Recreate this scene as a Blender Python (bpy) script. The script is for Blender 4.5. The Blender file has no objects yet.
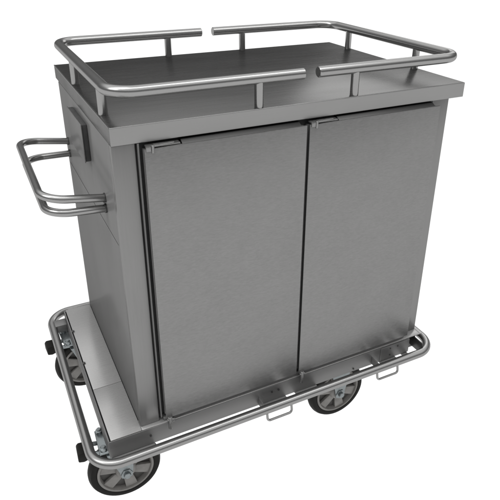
import bpy, bmesh, math, random
from mathutils import Vector, Matrix

random.seed(4)
scene = bpy.context.scene
COL = scene.collection
H = 1.1415                       # worktop height above the floor; drawing z = 0 is the worktop
BASE = Vector((0.44, 0.345, 0.0))

# ------------------------------------------------------------------ materials
def nodes(name):
    m = bpy.data.materials.new(name); m.use_nodes = True
    nt = m.node_tree; nt.nodes.clear()
    return m, nt, nt.nodes, nt.links

def steel(name, base, rough, stretch=(1.5, 60, 60), var=0.10, rvar=0.05, bump=0.015, aniso=0.0, diff=0.22, cloud=0.55, tint=(1, 0.995, 0.985)):
    """brushed stainless steel: fine streaks along one axis plus faint cloudy variation"""
    m, nt, N, L = nodes(name)
    out = N.new('ShaderNodeOutputMaterial')
    g = N.new('ShaderNodeBsdfAnisotropic'); g.distribution = 'MULTI_GGX'
    tc = N.new('ShaderNodeTexCoord')
    mp = N.new('ShaderNodeMapping'); mp.inputs['Scale'].default_value = stretch
    L.new(tc.outputs['Object'], mp.inputs['Vector'])
    n1 = N.new('ShaderNodeTexNoise'); n1.inputs['Scale'].default_value = 6; n1.inputs['Detail'].default_value = 6
    n1.inputs['Roughness'].default_value = 0.7
    L.new(mp.outputs['Vector'], n1.inputs['Vector'])
    n2 = N.new('ShaderNodeTexNoise'); n2.inputs['Scale'].default_value = 5; n2.inputs['Detail'].default_value = 3
    mp2 = N.new('ShaderNodeMapping'); mp2.inputs['Scale'].default_value = tuple(1 + (s > 10) * 2.0 for s in stretch)
    L.new(tc.outputs['Object'], mp2.inputs['Vector']); L.new(mp2.outputs['Vector'], n2.inputs['Vector'])
    mix = N.new('ShaderNodeMath'); mix.operation = 'MULTIPLY_ADD'
    L.new(n2.outputs['Fac'], mix.inputs[0]); mix.inputs[1].default_value = cloud
    sc = N.new('ShaderNodeMath'); sc.operation = 'MULTIPLY'; sc.inputs[1].default_value = 1.45 - cloud
    L.new(n1.outputs['Fac'], sc.inputs[0]); L.new(sc.outputs[0], mix.inputs[2])
    mr = N.new('ShaderNodeMapRange'); mr.inputs['From Min'].default_value = 0.45; mr.inputs['From Max'].default_value = 1.0
    mr.inputs['To Min'].default_value = 1 - var; mr.inputs['To Max'].default_value = 1 + var
    L.new(mix.outputs[0], mr.inputs['Value'])
    vm = N.new('ShaderNodeVectorMath'); vm.operation = 'SCALE'
    vm.inputs[0].default_value = tuple(base * t for t in tint)
    L.new(mr.outputs['Result'], vm.inputs['Scale'])
    L.new(vm.outputs['Vector'], g.inputs['Color'])
    rr = N.new('ShaderNodeMapRange'); rr.inputs['From Min'].default_value = 0.3; rr.inputs['From Max'].default_value = 0.7
    rr.inputs['To Min'].default_value = rough - rvar; rr.inputs['To Max'].default_value = rough + rvar
    L.new(n1.outputs['Fac'], rr.inputs['Value']); L.new(rr.outputs['Result'], g.inputs['Roughness'])
    g.inputs['Anisotropy'].default_value = aniso
    if bump:
        b = N.new('ShaderNodeBump'); b.inputs['Strength'].default_value = bump; b.inputs['Distance'].default_value = 0.002
        L.new(n1.outputs['Fac'], b.inputs['Height']); L.new(b.outputs['Normal'], g.inputs['Normal'])
    df = N.new('ShaderNodeBsdfDiffuse'); L.new(vm.outputs['Vector'], df.inputs['Color'])
    mx = N.new('ShaderNodeMixShader'); mx.inputs['Fac'].default_value = diff
    L.new(g.outputs['BSDF'], mx.inputs[1]); L.new(df.outputs['BSDF'], mx.inputs[2])
    L.new(mx.outputs['Shader'], out.inputs['Surface'])
    return m

def matte(name, col, rough=0.5, metallic=0.0, spec=0.3, var=0.15, scale=40):
    m, nt, N, L = nodes(name)
    out = N.new('ShaderNodeOutputMaterial'); b = N.new('ShaderNodeBsdfPrincipled')
    tc = N.new('ShaderNodeTexCoord'); n = N.new('ShaderNodeTexNoise')
    n.inputs['Scale'].default_value = scale; n.inputs['Detail'].default_value = 5
    L.new(tc.outputs['Object'], n.inputs['Vector'])
    mr = N.new('ShaderNodeMapRange'); mr.inputs['From Min'].default_value = 0.3; mr.inputs['From Max'].default_value = 0.7
    mr.inputs['To Min'].default_value = 1 - var; mr.inputs['To Max'].default_value = 1 + var
    L.new(n.outputs['Fac'], mr.inputs['Value'])
    vm = N.new('ShaderNodeVectorMath'); vm.operation = 'SCALE'; vm.inputs[0].default_value = col
    L.new(mr.outputs['Result'], vm.inputs['Scale']); L.new(vm.outputs['Vector'], b.inputs['Base Color'])
    b.inputs['Roughness'].default_value = rough; b.inputs['Metallic'].default_value = metallic
    b.inputs['Specular IOR Level'].default_value = spec
    L.new(b.outputs['BSDF'], out.inputs['Surface'])
    return m

M = {}
M['worktop'] = steel('brushed_worktop_steel', 0.185, 0.26, (1.2, 90, 90), 0.10, diff=0.05)
M['fascia'] = steel('fascia_steel', 0.275, 0.34, (1.2, 70, 70), 0.05)
M['door'] = steel('brushed_door_steel', 0.232, 0.33, (14, 40, 60), 0.125, 0.05, 0.03, cloud=0.22)
M['side'] = steel('side_panel_steel', 0.185, 0.24, (60, 60, 1.6), 0.05, 0.04, 0.0, diff=0.58)
M['post'] = steel('pillar_steel', 0.235, 0.33, (60, 60, 1.6), 0.07)
M['deck'] = steel('deck_steel', 0.41, 0.28, (1.6, 90, 90), 0.02, diff=0.5)
M['chassis'] = steel('chassis_steel', 0.20, 0.42, (1.6, 60, 60), 0.08, diff=0.45)
M['tab'] = steel('bracket_steel', 0.30, 0.42, (1.6, 60, 60), 0.08, diff=0.6)
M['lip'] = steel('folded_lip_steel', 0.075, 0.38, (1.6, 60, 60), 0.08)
M['tube'] = steel('polished_tube_steel', 0.30, 0.235, (2, 2, 2), 0.02, 0.008, 0.0, 0.0, 0.06)
M['bumper'] = steel('bumper_tube_steel', 0.28, 0.27, (2, 2, 2), 0.02, 0.008, 0.0, 0.0, 0.08)
M['dark'] = steel('dark_steel', 0.10, 0.35, (3, 60, 60), 0.1)  # darker steel for collars, rivets and the corner gusset
M['zinc'] = steel('zinc_plated_steel', 0.27, 0.30, (12, 12, 12), 0.2, 0.06, 0.02, tint=(0.90, 0.98, 1.0))
M['hinge'] = steel('dull_hinge_steel', 0.22, 0.30, (12, 12, 12), 0.2, 0.06, 0.02)
M['rubber'] = matte('black_rubber', (0.011, 0.0105, 0.0095), 0.6, spec=0.12)
M['gasket'] = matte('dark_gasket', (0.05, 0.05, 0.05), 0.6)
M['plastic'] = matte('grey_wheel_plastic', (0.20, 0.193, 0.183), 0.45)
M['plastic_dark'] = matte('dark_wheel_web_plastic', (0.075, 0.072, 0.068), 0.5)

# ------------------------------------------------------------------ mesh helpers
def link(name, bm, mat, parent=None, smooth=False, label=None):
    off = BASE if parent is not None else Vector((0, 0, 0))
    for v in bm.verts: v.co = v.co + Vector((0, 0, H)) - off
    bmesh.ops.recalc_face_normals(bm, faces=bm.faces)
    me = bpy.data.meshes.new(name); bm.to_mesh(me); bm.free()
    me.materials.append(M[mat] if isinstance(mat, str) else mat)
    if smooth:
        for p in me.polygons: p.use_smooth = True
        me.set_sharp_from_angle(angle=math.radians(38))
    o = bpy.data.objects.new(name, me); COL.objects.link(o)
    if parent is not None: o.parent = parent
    if label: o['label'] = label
    return o

def box(bm, x0, x1, y0, y1, z0, z1, bevel=0.0, seg=2):
    b = bmesh.new()
    bmesh.ops.create_cube(b, size=1)
    for v in b.verts:
        v.co = Vector(((x0 + x1) / 2 + v.co.x * (x1 - x0), (y0 + y1) / 2 + v.co.y * (y1 - y0), (z0 + z1) / 2 + v.co.z * (z1 - z0)))
    if bevel: bmesh.ops.bevel(b, geom=b.edges[:], offset=bevel, segments=seg, profile=0.5, affect='EDGES')
    merge(bm, b); return bm

def merge(bm, b, mat=None):
    if mat is not None:
        for v in b.verts: v.co = mat @ v.co
    vm = {v: bm.verts.new(v.co) for v in b.verts}
    for f in b.faces:
        try: bm.faces.new([vm[v] for v in f.verts])
        except ValueError: pass
    b.free()

def prism(bm, pts, axis, a, b_, bevel=0.0):
    """polygon in the two other axes, extruded along axis from a to b"""
    b = bmesh.new()
    def mk(q, t):
        if axis == 'x': return (t, q[0], q[1])
        if axis == 'y': return (q[0], t, q[1])
        return (q[0], q[1], t)
    lo = [b.verts.new(mk(q, a)) for q in pts]; hi = [b.verts.new(mk(q, b_)) for q in pts]
    n = len(pts)
    b.faces.new(lo); b.faces.new(hi[::-1])
    for i in range(n): b.faces.new((lo[i], lo[(i + 1) % n], hi[(i + 1) % n], hi[i]))
    bmesh.ops.recalc_face_normals(b, faces=b.faces)
    if bevel: bmesh.ops.bevel(b, geom=b.edges[:], offset=bevel, segments=2, profile=0.5, affect='EDGES')
    merge(bm, b); return bm

def fillet(pts, r, closed=False, seg=10):
    """round the inner corners of a polyline"""
    pts = [Vector(p) for p in pts]; n = len(pts); out = []
    for i, p in enumerate(pts):
        if not closed and i in (0, n - 1): out.append(p); continue
        a = pts[(i - 1) % n]; c = pts[(i + 1) % n]
        d1 = (a - p).normalized(); d2 = (c - p).normalized()
        ang = d1.angle(d2); t = r / math.tan(ang / 2)
        t = min(t, (a - p).length * .49 if closed else (a - p).length, (c - p).length)
        rr = t * math.tan(ang / 2)
        ctr = p + (d1 + d2).normalized() * (rr / math.sin(ang / 2))
        v1 = p + d1 * t - ctr; v2 = p + d2 * t - ctr
        tot = v1.angle(v2); ax = v1.cross(v2).normalized()
        for k in range(seg + 1):
            out.append(ctr + Matrix.Rotation(tot * k / seg, 3, ax) @ v1)
    return out

def tube(bm, path, r, closed=False, n=20, caps=True, cap_bevel=0.0):
    path = [Vector(p) for p in path]; m = len(path); rings = []
    up = None
    for i, p in enumerate(path):
        if closed: t = (path[(i + 1) % m] - path[i - 1]).normalized()
        else: t = (path[min(i + 1, m - 1)] - path[max(i - 1, 0)]).normalized()
        if up is None:
            up = Vector((0, 0, 1)) if abs(t.z) < 0.9 else Vector((0, 1, 0))
        up = (up - t * up.dot(t)).normalized(); s = t.cross(up)
        # keep the section square to the two neighbours at bends
        rings.append([bm.verts.new(p + (up * math.cos(2 * math.pi * k / n) + s * math.sin(2 * math.pi * k / n)) * r) for k in range(n)])
    for i in range(m if closed else m - 1):
        A = rings[i]; B = rings[(i + 1) % m]
        for k in range(n): bm.faces.new((A[k], A[(k + 1) % n], B[(k + 1) % n], B[k]))
    if caps and not closed:
        for R, flip, q, nb in ((rings[0], True, path[0], path[1]), (rings[-1], False, path[-1], path[-2])):
            d = (q - nb).normalized() * (r * 0.10)
            inner = [bm.verts.new(q + (v.co - q) * 0.88 + d) for v in R]
            for k in range(n): bm.faces.new((R[k], R[(k + 1) % n], inner[(k + 1) % n], inner[k]))
            bm.faces.new(inner if not flip else inner[::-1])
    return bm

def lathe(bm, prof, n=48, axis_mat=None):
    """prof: list of (radius, y) about the y axis; closed profile when first == last"""
    b = bmesh.new(); rings = []
    for (r, y) in prof:
        if r < 1e-6: rings.append([b.verts.new((0, y, 0))])
        else: rings.append([b.verts.new((r * math.cos(2 * math.pi * k / n), y, r * math.sin(2 * math.pi * k / n))) for k in range(n)])
    for A, B in zip(rings[:-1], rings[1:]):
        for k in range(n):
            q = [A[k % len(A)], A[(k + 1) % len(A)], B[(k + 1) % len(B)], B[k % len(B)]]
            u = []
            for v in q:
                if v not in u: u.append(v)
            if len(u) > 2: b.faces.new(u)
    bmesh.ops.remove_doubles(b, verts=b.verts, dist=1e-6)
    merge(bm, b, axis_mat); return bm

def cyl(bm, p, q, r, n=20): return tube(bm, [p, q], r, n=n)
def new(): return bmesh.new()

# ------------------------------------------------------------------ the trolley
T = bpy.data.objects.new('banquet_trolley', None); COL.objects.link(T)
T.location = BASE; T.empty_display_size = 0.2
T['label'] = 'brushed stainless steel two-door trolley with top rail, looped side handle and tube bumper on castors'
T['category'] = 'trolley'

W, D = 1.0, 0.702
ZT = -0.041                      # underside of the worktop fascia
ZD = -0.854                      # deck
XL, XR = 0.0, 0.969              # cabinet sides
YP = 0.0025
YB = 0.66

# worktop: a folded tray turned upside down, with a thin welded rim bead
bm = new(); box(bm, 0, W, 0, D, ZT, 0, 0.0022, 3)
wt = link('worktop', bm, 'worktop', T, True)
bm = new(); box(bm, 0.0, W, -0.0024, -0.0001, ZT, -0.0005, 0.0012, 2)
link('fascia', bm, 'fascia', wt)

b = new()
tube(b, [(0.0012, 0.002, -0.0012), (0.0012, D - 0.002, -0.0012)], 0.0019, n=10)
link('edge_bead', b, 'tube', wt, True)

# guard rail in two C shaped halves, each on four posts
RA, RZ, RT, RP = 0.013, 0.0690, 0.0136, 0.0108
def rail_half(x_side, x_gap, posts):
    y0, y1 = RA, D - RA
    path = fillet([(x_gap, y0, RZ), (x_side, y0, RZ), (x_side, y1, RZ), (x_gap, y1, RZ)], 0.062, seg=14)
    bm = new(); tube(bm, path, RT, n=28)
    rail = link('guard_rail', bm, 'tube', T, True)
    for (px, py) in posts:
        b = new(); tube(b, [(px, py, 0.0), (px, py, RZ - 0.004)], RP, n=24, caps=False)
        link('rail_post', b, 'tube', rail, True)
rail_half(RA, 0.4800, [(0.361, RA), (0.364, D - RA), (RA, 0.105), (RA, 0.425)])
rail_half(W - RA, 0.5235, [(0.634, RA), (0.632, D - RA), (W - RA, 0.200), (W - RA, 0.560)])

# cabinet body
bm = new()
box(bm, XL, XR, 0.024, YB, ZD, ZT - 0.0005, 0.002)
cab = link('cabinet_body', bm, 'side', T, True)
# left front pillar, folded sheet (its outer side is flush with the side panel)
bm = new(); box(bm, XL, 0.0530, YP, 0.0235, ZD, ZT - 0.0008, 0.0018)
link('pillar', bm, 'post', cab, True)
# right front pillar, set further back
bm = new(); box(bm, 0.9065, XR - 0.0005, 0.018, 0.0235, ZD, ZT - 0.0008, 0.0015)
link('pillar', bm, 'post', cab, True)
# dark seal frame behind the doors
bm = new(); box(bm, 0.0532, 0.9048, 0.013, 0.0232, ZD + 0.001, ZT - 0.001)
link('door_seal', bm, 'gasket', cab)
# sill under the doors
bm = new(); box(bm, 0.0635, 0.9040, -0.004, 0.0125, ZD + 0.0006, ZD + 0.012, 0.001)
link('door_sill', bm, 'chassis', cab, True)
# folded joint line along the left side
bm = new(); box(bm, -0.0011, 0.0004, 0.030, 0.640, -0.2985, -0.2968, 0.0003, 1)
link('side_seam', bm, 'tube', cab)

# doors
YD = -0.020
DZ0, DZ1 = -0.833, -0.0515
def door(x0, x1):
    bm = new(); box(bm, x0, x1, YD, YD + 0.005, DZ0, DZ1, 0.0012)
    # inner pan and the folded grip lip along the top
    box(bm, x0 + 0.001, x1 - 0.001, -0.0055, 0.006, DZ0 + 0.004, DZ1 - 0.004, 0.0008)
    d = link('door', bm, 'door', T, True)
    b = new(); box(b, x0 + 0.004, x1 - 0.004, YD + 0.0052, -0.0057, DZ0 + 0.006, DZ1 - 0.006)
    link('edge_gasket', b, 'gasket', d)
    # grip channel: a shallow steel strip lying in the top edge of the door
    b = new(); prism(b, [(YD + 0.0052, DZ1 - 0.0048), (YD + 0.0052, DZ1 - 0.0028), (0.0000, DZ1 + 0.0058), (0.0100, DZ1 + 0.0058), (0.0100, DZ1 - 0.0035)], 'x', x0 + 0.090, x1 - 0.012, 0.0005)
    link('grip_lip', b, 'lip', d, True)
    # top pivot hinge: plate, pin and knuckle
    b = new()
    box(b, x0 + 0.006, x0 + 0.084, YD + 0.004, 0.001, DZ1 + 0.0008, DZ1 + 0.0045, 0.0006)
    box(b, x0 + 0.003, x0 + 0.015, YD - 0.0030, YD + 0.0035, DZ1 - 0.006, DZ1 + 0.0065, 0.0015)
    prism(b, [(x0 + 0.022, YD - 0.001), (x0 + 0.070, YD + 0.004), (x0 + 0.070, YD + 0.010), (x0 + 0.022, YD + 0.010)], 'z', DZ1 + 0.0048, DZ1 + 0.0080, 0.0006)
    cyl(b, (x0 + 0.019, YD - 0.0005, DZ1 - 0.010), (x0 + 0.019, YD - 0.0005, DZ1 + 0.0075), 0.0036, 14)
    link('hinge', b, 'hinge', d, True)
    # bottom pivot hinge: small lug with a pin, hanging over the chassis edge
    b = new()
    hx = x0 + 0.009
    cyl(b, (hx, YD - 0.003, DZ0 + 0.006), (hx, YD - 0.003, DZ0 - 0.016), 0.0065, 16)
    box(b, hx - 0.0085, hx + 0.0085, YD - 0.0075, YD + 0.004, DZ0 - 0.006, DZ0 + 0.0015, 0.0015)
    cyl(b, (hx, YD - 0.003, DZ0 - 0.016), (hx, YD - 0.003, DZ0 - 0.036), 0.0052, 14)
    box(b, hx + 0.004, hx + 0.014, YD - 0.0015, YD + 0.006, DZ0 - 0.0185, DZ0 - 0.0065, 0.001)
    link('hinge', b, 'hinge', d, True)
    b = new()
    prism(b, [(x0 + 0.010, DZ0 - 0.0002), (x0 + 0.066, DZ0 - 0.0002), (x0 + 0.060, DZ0 - 0.004), (x0 + 0.010, DZ0 - 0.013)], 'y', YD + 0.004, -0.006)
    link('hinge_block', b, 'gasket', d)
    return d
bm = new(); box(bm, 0.0570, 0.0610, -0.0020, 0.0128, ZD + 0.0125, ZT - 0.001, 0.0006)
link('door_stop', bm, 'chassis', cab, True)
door(0.0670, 0.4785)
door(0.4865, 0.9040)

# side holder box on the left panel, dark rubber body behind a steel face plate
bm = new(); box(bm, -0.0170, -0.0140, 0.252, 0.440, -0.164, -0.062, 0.001)
hb = link('socket_cover', bm, 'side', T, True)
bm = new(); box(bm, -0.0138, -0.0006, 0.256, 0.436, -0.162, -0.064, 0.001)
link('cover_gasket', bm, 'gasket', hb, True)

# handles: two tube loops, the upper one reaching further out
def handle(front, back, ex, ya, yb, r):
    (f0, f1), (b0, b1) = front, back
    path = fillet([(-0.001, ya, f0), (-ex, ya, f1), (-ex, yb, b1), (-0.001, yb, b0)], 0.058, seg=16)
    bm = new(); tube(bm, path, r, n=22, caps=False)
    h = link('push_handle', bm, 'tube', T, True)
    for y, z0, z1 in ((ya, f0, f1), (yb, b0, b1)):
        b = new(); cyl(b, (-0.0004, y, z0), (-0.004, y, z0 + (z1 - z0) * 0.03), r * 1.22, 20)
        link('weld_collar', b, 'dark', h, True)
handle((-0.213, -0.192), (-0.218, -0.197), 0.146, 0.128, 0.612, 0.0099)
handle((-0.241, -0.233), (-0.258, -0.256), 0.138, 0.128, 0.612, 0.0099)

# deck: pressed tray with two panels on the left and a frame lip
DL, DF, DR, DB = -0.093, -0.0100, 0.9690, 0.655
bm = new()
box(bm, DL + 0.0070, -0.0008, DF + 0.0015, 0.2046, ZD - 0.004, ZD, 0.0010)
deck = link('deck_panel', bm, 'deck', T, True)
bm = new(); box(bm, DL + 0.0070, -0.0008, 0.2058, DB - 0.001, ZD - 0.004, ZD, 0.0010)
deck2 = link('deck_panel', bm, 'deck', T, True)
bm = new(); box(bm, XR + 0.0005, DR + 0.010, DF + 0.001, DB, ZD - 0.004, ZD, 0.001)
box(bm, 0.0, XR, DF + 0.001, 0.030, ZD - 0.0045, ZD - 0.0005, 0.0008)
link('deck_panel', bm, 'deck', T, True)
for y in (0.515, 0.335):
    b = new(); cyl(b, (DL + 0.007, y, ZD - 0.003), (DL + 0.007, y, ZD + 0.004), 0.0042, 12)
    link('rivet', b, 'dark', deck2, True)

# chassis: four apron sheets, cross members and castor plates
ZA = -0.916
bm = new()
box(bm, DL, 0.9250, DF, DF + 0.003, ZA, ZD - 0.0046, 0.0006, 1)
box(bm, DL, 0.9250, DB - 0.003, DB, ZA, ZD - 0.0046, 0.0006, 1)
box(bm, DL, DL + 0.004, DF + 0.0032, DB - 0.0032, ZA, ZD - 0.0030, 0.0006, 1)
box(bm, 0.9210, 0.9248, DF + 0.0032, DB - 0.0032, ZA, ZD - 0.0046, 0.0006, 1)
box(bm, DL + 0.005, 0.9200, DF + 0.004, DB - 0.004, ZA + 0.004, ZA + 0.008)
ch = link('chassis', bm, 'chassis', T, True)
# seam plate on the right end of the front apron
bm = new(); box(bm, 0.806, 0.9245, DF - 0.0022, DF - 0.0002, ZA + 0.004, ZD - 0.007, 0.0006, 1)
link('splice_plate', bm, 'chassis', ch)
for (x, z) in ((0.022, -0.884), (0.400, -0.880), (0.423, -0.880), (0.845, -0.872), (0.875, -0.872), (0.845, -0.898), (0.70, -0.905)):
    b = new(); cyl(b, (x, DF - 0.0004, z), (x, DF - 0.0035, z), 0.0028, 10)
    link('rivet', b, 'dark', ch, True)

# bumper: one closed tube round the whole chassis
BZ, BR = -0.890, 0.0134
BX0, BX1, BY0, BY1 = -0.141, 1.000, -0.059, 0.702
path = fillet([(BX0, BY0, BZ), (BX1, BY0, BZ), (BX1, BY1, BZ), (BX0, BY1, BZ)], 0.072, closed=True, seg=16)
bm = new(); tube(bm, path, BR, closed=True, n=28)
bump = link('bumper_rail', bm, 'bumper', T, True)
for (x0, x1) in ((0.358, 0.440), (0.757, 0.839)):       # wire loops under the front tube
    y = BY0 - 0.002
    pth = fillet([(x0, y, BZ - 0.010), (x0, y - 0.006, BZ - 0.039), (x1, y - 0.006, BZ - 0.039), (x1, y, BZ - 0.010)], 0.010, seg=8)
    b = new(); tube(b, pth, 0.0036, n=12)
    link('wire_loop', b, 'bumper', bump, True)
def bracket(x0, x1, y0, y1, z0=-0.899, z1=-0.892):
    b = new(); box(b, x0, x1, y0, y1, z0, z1, 0.0012)
    link('bumper_bracket', b, 'chassis', bump, True)
def tab(x0, x1):
    """bent sheet tab from the foot of the front apron up to the tube"""
    b = new()
    prism(b, [(DF + 0.006, ZA - 0.0015), (DF - 0.004, ZA - 0.0015), (BY0 + 0.004, BZ - 0.010), (BY0 + 0.004, BZ - 0.013), (DF - 0.005, ZA - 0.0045), (DF + 0.006, ZA - 0.0045)], 'x', x0, x1, 0.0006)
    link('bumper_bracket', b, 'tab', bump, True)
tab(DL + 0.004, 0.031)
tab(0.369, 0.450)
tab(0.482, 0.560)
tab(0.806, 0.872)
tab(0.898, 0.922)
b = new(); box(b, 0.9254, 0.972, 0.012, 0.016, -0.922, ZD - 0.006, 0.001); box(b, 0.952, 0.956, -0.044, 0.0116, -0.910, -0.868, 0.001)
link('corner_gusset', b, 'dark', bump, True)  # dark colour stands in for the shade of the void at this end
for x in (0.3535, 0.7705):
    bracket(x, x + 0.004, BY0 + 0.004, DF - 0.0006, -0.910, -0.884)
bracket(BX0 + 0.004, DL - 0.0006, 0.605, 0.645, -0.908, -0.880)
for y in (0.615, 0.06):
    bracket(0.9254, BX1 - 0.004, y - 0.02, y + 0.02, -0.910, -0.880)
for x in (0.1, 0.75):
    bracket(x - 0.03, x + 0.03, DB + 0.0006, BY1 - 0.004)

# castors
WR = 0.1055
WK = WR / 0.099
def castor(cx, cy, turn, brake):
    """wheel axle at (cx, cy); the swivel stem is a little ahead of it"""
    cz = WR - H
    R = Matrix.Translation((cx, cy, cz)) @ Matrix.Rotation(turn, 4, 'Z')
    def put(b, name, mat, parent, k=1.0):
        for v in b.verts: v.co.x *= k; v.co.z *= k
        for v in b.verts: v.co = R @ v.co
        return link(name, b, mat, parent, True)
    # fork (steel): head disc, bridge and two tapered legs
    b = new()
    top = ZA - cz
    trail = -0.012 if brake else 0.0
    lathe(b, [(0, 0.0), (0.034, 0.0), (0.036, 0.004), (0.036, 0.012), (0.030, 0.018), (0, 0.018)], 28,
          Matrix.Translation((trail, 0, top - 0.026)) @ Matrix.Rotation(math.pi / 2, 4, 'X'))
    box(b, trail - 0.036, trail + 0.036, -0.034, 0.034, top - 0.036, top - 0.029, 0.002)
    for s in (-1, 1):
        ys = s * 0.031
        prism(b, [(trail - 0.036, top - 0.030), (trail + 0.036, top - 0.030), (0.020, 0.012), (0.015, -0.014), (0.0, -0.020), (-0.015, -0.014), (-0.020, 0.012)],
              'y', ys - 0.0022, ys + 0.0022, 0.0008)
    c = put(b, 'castor', 'zinc', T)
    # fixing plate and its four bolts
    b = new(); box(b, trail - 0.055, trail + 0.055, -0.045, 0.045, top - 0.0085, top - 0.0015, 0.0015)
    put(b, 'mounting_plate', 'zinc', c)
    for sx in (-1, 1):
        for sy in (-1, 1):
            b = new(); x, y = trail + sx * 0.043, sy * 0.034
            lathe(b, [(0, 0), (0.0095, 0), (0.0095, 0.009), (0.0062, 0.010), (0.0062, 0.014), (0.0055, 0.015), (0, 0.015)], 6 if False else 12,
                  Matrix.Translation((x, y, top - 0.0015)) @ Matrix.Rotation(math.pi / 2, 4, 'X'))
            put(b, 'bolt', 'zinc', c)
    # tyre
    b = new()
    w = 0.0205
    lathe(b, [(0.0760, -w * .80), (0.0830, -w * .97), (0.0930, -w * .86), (0.0972, -w * .52), (0.099, -w * .20), (0.099, w * .20), (0.0972, w * .52), (0.0930, w * .86), (0.0830, w * .97), (0.0760, w * .80), (0.0760, -w * .80)], 64)
    put(b, 'tyre', 'rubber', c, WK)
    # rim: outer ring, hub and six broad spokes over a recessed web
    b = new()
    lathe(b, [(0.0765, -w * .95), (0.0740, -w * 1.05), (0.0705, -w * 1.0), (0.0675, -w * .55), (0.0675, w * .55), (0.0705, w * 1.0), (0.0740, w * 1.05), (0.0765, w * .95), (0.0765, -w * .95)], 64)
    lathe(b, [(0.0, -w * 1.22), (0.022, -w * 1.22), (0.0255, -w * 1.1), (0.030, -w * .5), (0.030, w * .5), (0.0255, w * 1.1), (0.022, w * 1.22), (0.0, w * 1.22)], 40)
    for k in range(6):
        a = 2 * math.pi * k / 6 + 0.35
        s = bmesh.new()
        for sg in (-1, 1):
            prism(s, [(0.026, -0.0125), (0.0685, -0.0165), (0.0685, 0.0165), (0.026, 0.0125)], 'y', sg * w * .30, sg * w * .80, 0.0015)
        # prism polygon lies in x-z; turn it about the axle
        merge(b, s, Matrix.Rotation(a, 4, 'Y'))
    rim = put(b, 'rim', 'plastic', c, WK)
    b = new(); lathe(b, [(0.0285, -w * .26), (0.0690, -w * .26), (0.0690, w * .26), (0.0285, w * .26), (0.0285, -w * .26)], 48)
    put(b, 'wheel_web', 'plastic_dark', c, WK)
    # axle bolt head
    for s in (-1, 1):
        b = new(); lathe(b, [(0, 0.0), (0.0175, 0.0), (0.0175, 0.002), (0.0105, 0.003), (0.0105, 0.010), (0.0085, 0.012), (0, 0.012)], 6 if s < 0 else 16,
                         Matrix.Translation((0, s * 0.0335, 0)) @ Matrix.Rotation(0 if s > 0 else math.pi, 4, 'Z'))
        put(b, 'axle_bolt', 'zinc', c)
    if brake:
        b = new()
        prism(b, [(-0.123, 0.086), (-0.123, 0.110), (-0.117, 0.117), (-0.084, 0.114), (-0.076, 0.104), (-0.080, 0.090), (-0.108, 0.082)], 'y', -0.022, 0.022, 0.003)
        put(b, 'brake_pedal', 'rubber', c)
        b = new()
        for s in (-1, 1):
            prism(b, [(-0.086, 0.094), (-0.086, 0.108), (0.010, top - 0.031), (0.010, top - 0.040)], 'y', s * 0.018 - 0.002, s * 0.018 + 0.002)
        put(b, 'brake_arm', 'zinc', c)
    return c
castor(-0.047, 0.060, math.radians(-3), True)
castor(-0.054, 0.582, math.radians(4), True)
castor(0.684, 0.060, 0.0, False)
castor(0.684, 0.582, 0.0, False)

# ------------------------------------------------------------------ floor: white translucent sheet, underlight added for a shadowless white ground
m, nt, N, L = nodes('white_backlit_floor')
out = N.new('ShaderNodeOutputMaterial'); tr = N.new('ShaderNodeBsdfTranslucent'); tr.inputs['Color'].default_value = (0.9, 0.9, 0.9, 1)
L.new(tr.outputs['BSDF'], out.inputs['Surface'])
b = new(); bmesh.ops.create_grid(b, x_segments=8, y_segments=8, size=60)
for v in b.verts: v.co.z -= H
fl = link('floor', b, m); fl['kind'] = 'structure'

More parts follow.
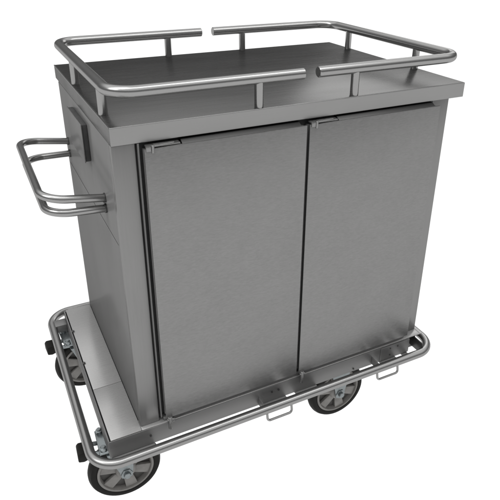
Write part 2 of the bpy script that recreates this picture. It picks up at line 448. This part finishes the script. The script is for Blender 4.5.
# ------------------------------------------------------------------ world: dim studio above, added white light under the floor
w = bpy.data.worlds.new('World'); scene.world = w; w.use_nodes = True
N = w.node_tree.nodes; L = w.node_tree.links; N.clear()
out = N.new('ShaderNodeOutputWorld'); bg = N.new('ShaderNodeBackground'); tc = N.new('ShaderNodeTexCoord')
sp = N.new('ShaderNodeSeparateXYZ'); L.new(tc.outputs['Generated'], sp.inputs[0])
rp = N.new('ShaderNodeValToRGB'); mr = N.new('ShaderNodeMapRange')
mr.inputs['From Min'].default_value = -1; mr.inputs['From Max'].default_value = 1
L.new(sp.outputs['Z'], mr.inputs['Value']); L.new(mr.outputs['Result'], rp.inputs['Fac'])
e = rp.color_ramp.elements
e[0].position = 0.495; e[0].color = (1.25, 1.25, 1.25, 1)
e[1].position = 0.505; e[1].color = (0.18, 0.18, 0.18, 1)
for pos, val in ((0.60, 0.20), (0.70, 0.30), (0.76, 0.65), (0.84, 1.5), (1.0, 1.0)):
    k = e.new(pos); k.color = (val, val, val, 1)
L.new(rp.outputs['Color'], bg.inputs['Color']); bg.inputs['Strength'].default_value = 1.0
L.new(bg.outputs['Background'], out.inputs['Surface'])

def softbox(name, loc, target, sx, sy, radiance):
    l = bpy.data.lights.new(name, 'AREA'); l.shape = 'RECTANGLE'; l.size = sx; l.size_y = sy
    l.energy = radiance * math.pi * sx * sy
    o = bpy.data.objects.new(name, l); COL.objects.link(o)
    o.location = loc; d = Vector(target) - Vector(loc)
    o.rotation_euler = d.to_track_quat('-Z', 'Y').to_euler()
    return o
softbox('right_softbox', (4.2, 3.4, 2.9), (0.6, 0.3, 1.1), 2.6, 2.0, 1.9)
softbox('left_softbox', (-3.4, -0.6, 4.2), (0.4, 0.3, 1.1), 1.6, 1.6, 3.0)

softbox('front_strip', (0.5, -0.7, 4.6), (0.5, 0.2, 1.0), 5.0, 0.9, 4.4)  # added unseen strip light, for highlights along the tubes
softbox('side_strip', (-1.9, 0.4, 4.2), (0.2, 0.35, 1.0), 0.9, 4.0, 4.4)  # added unseen strip, for highlights on tubes running front to back

# ------------------------------------------------------------------ camera
cam = bpy.data.cameras.new('camera'); co = bpy.data.objects.new('camera', cam); COL.objects.link(co)
CR, CU, CF, CP = (0.893093, -0.449775, 0.009338), \
    (0.188436, 0.392855, 0.900087), \
    (0.408505, 0.802102, -0.435610), (-0.251160, -1.211147, 0.385018)
mat = Matrix(((CR[0], CU[0], -CF[0]), (CR[1], CU[1], -CF[1]), (CR[2], CU[2], -CF[2]))).to_4x4()
mat.translation = Vector(CP) + Vector((0, 0, H))
co.matrix_world = mat
cam.sensor_width = 36; cam.lens = 36 * 587.526 / 500
cam.shift_x = (250 - 262.024) / 500; cam.shift_y = (212.014 - 250) / 500
cam.clip_start = 0.05; cam.clip_end = 500
scene.camera = co

scene.view_settings.view_transform = 'Standard'; scene.view_settings.look = 'None'
scene.view_settings.exposure = 0; scene.view_settings.gamma = 1
scene.render.engine = 'CYCLES'
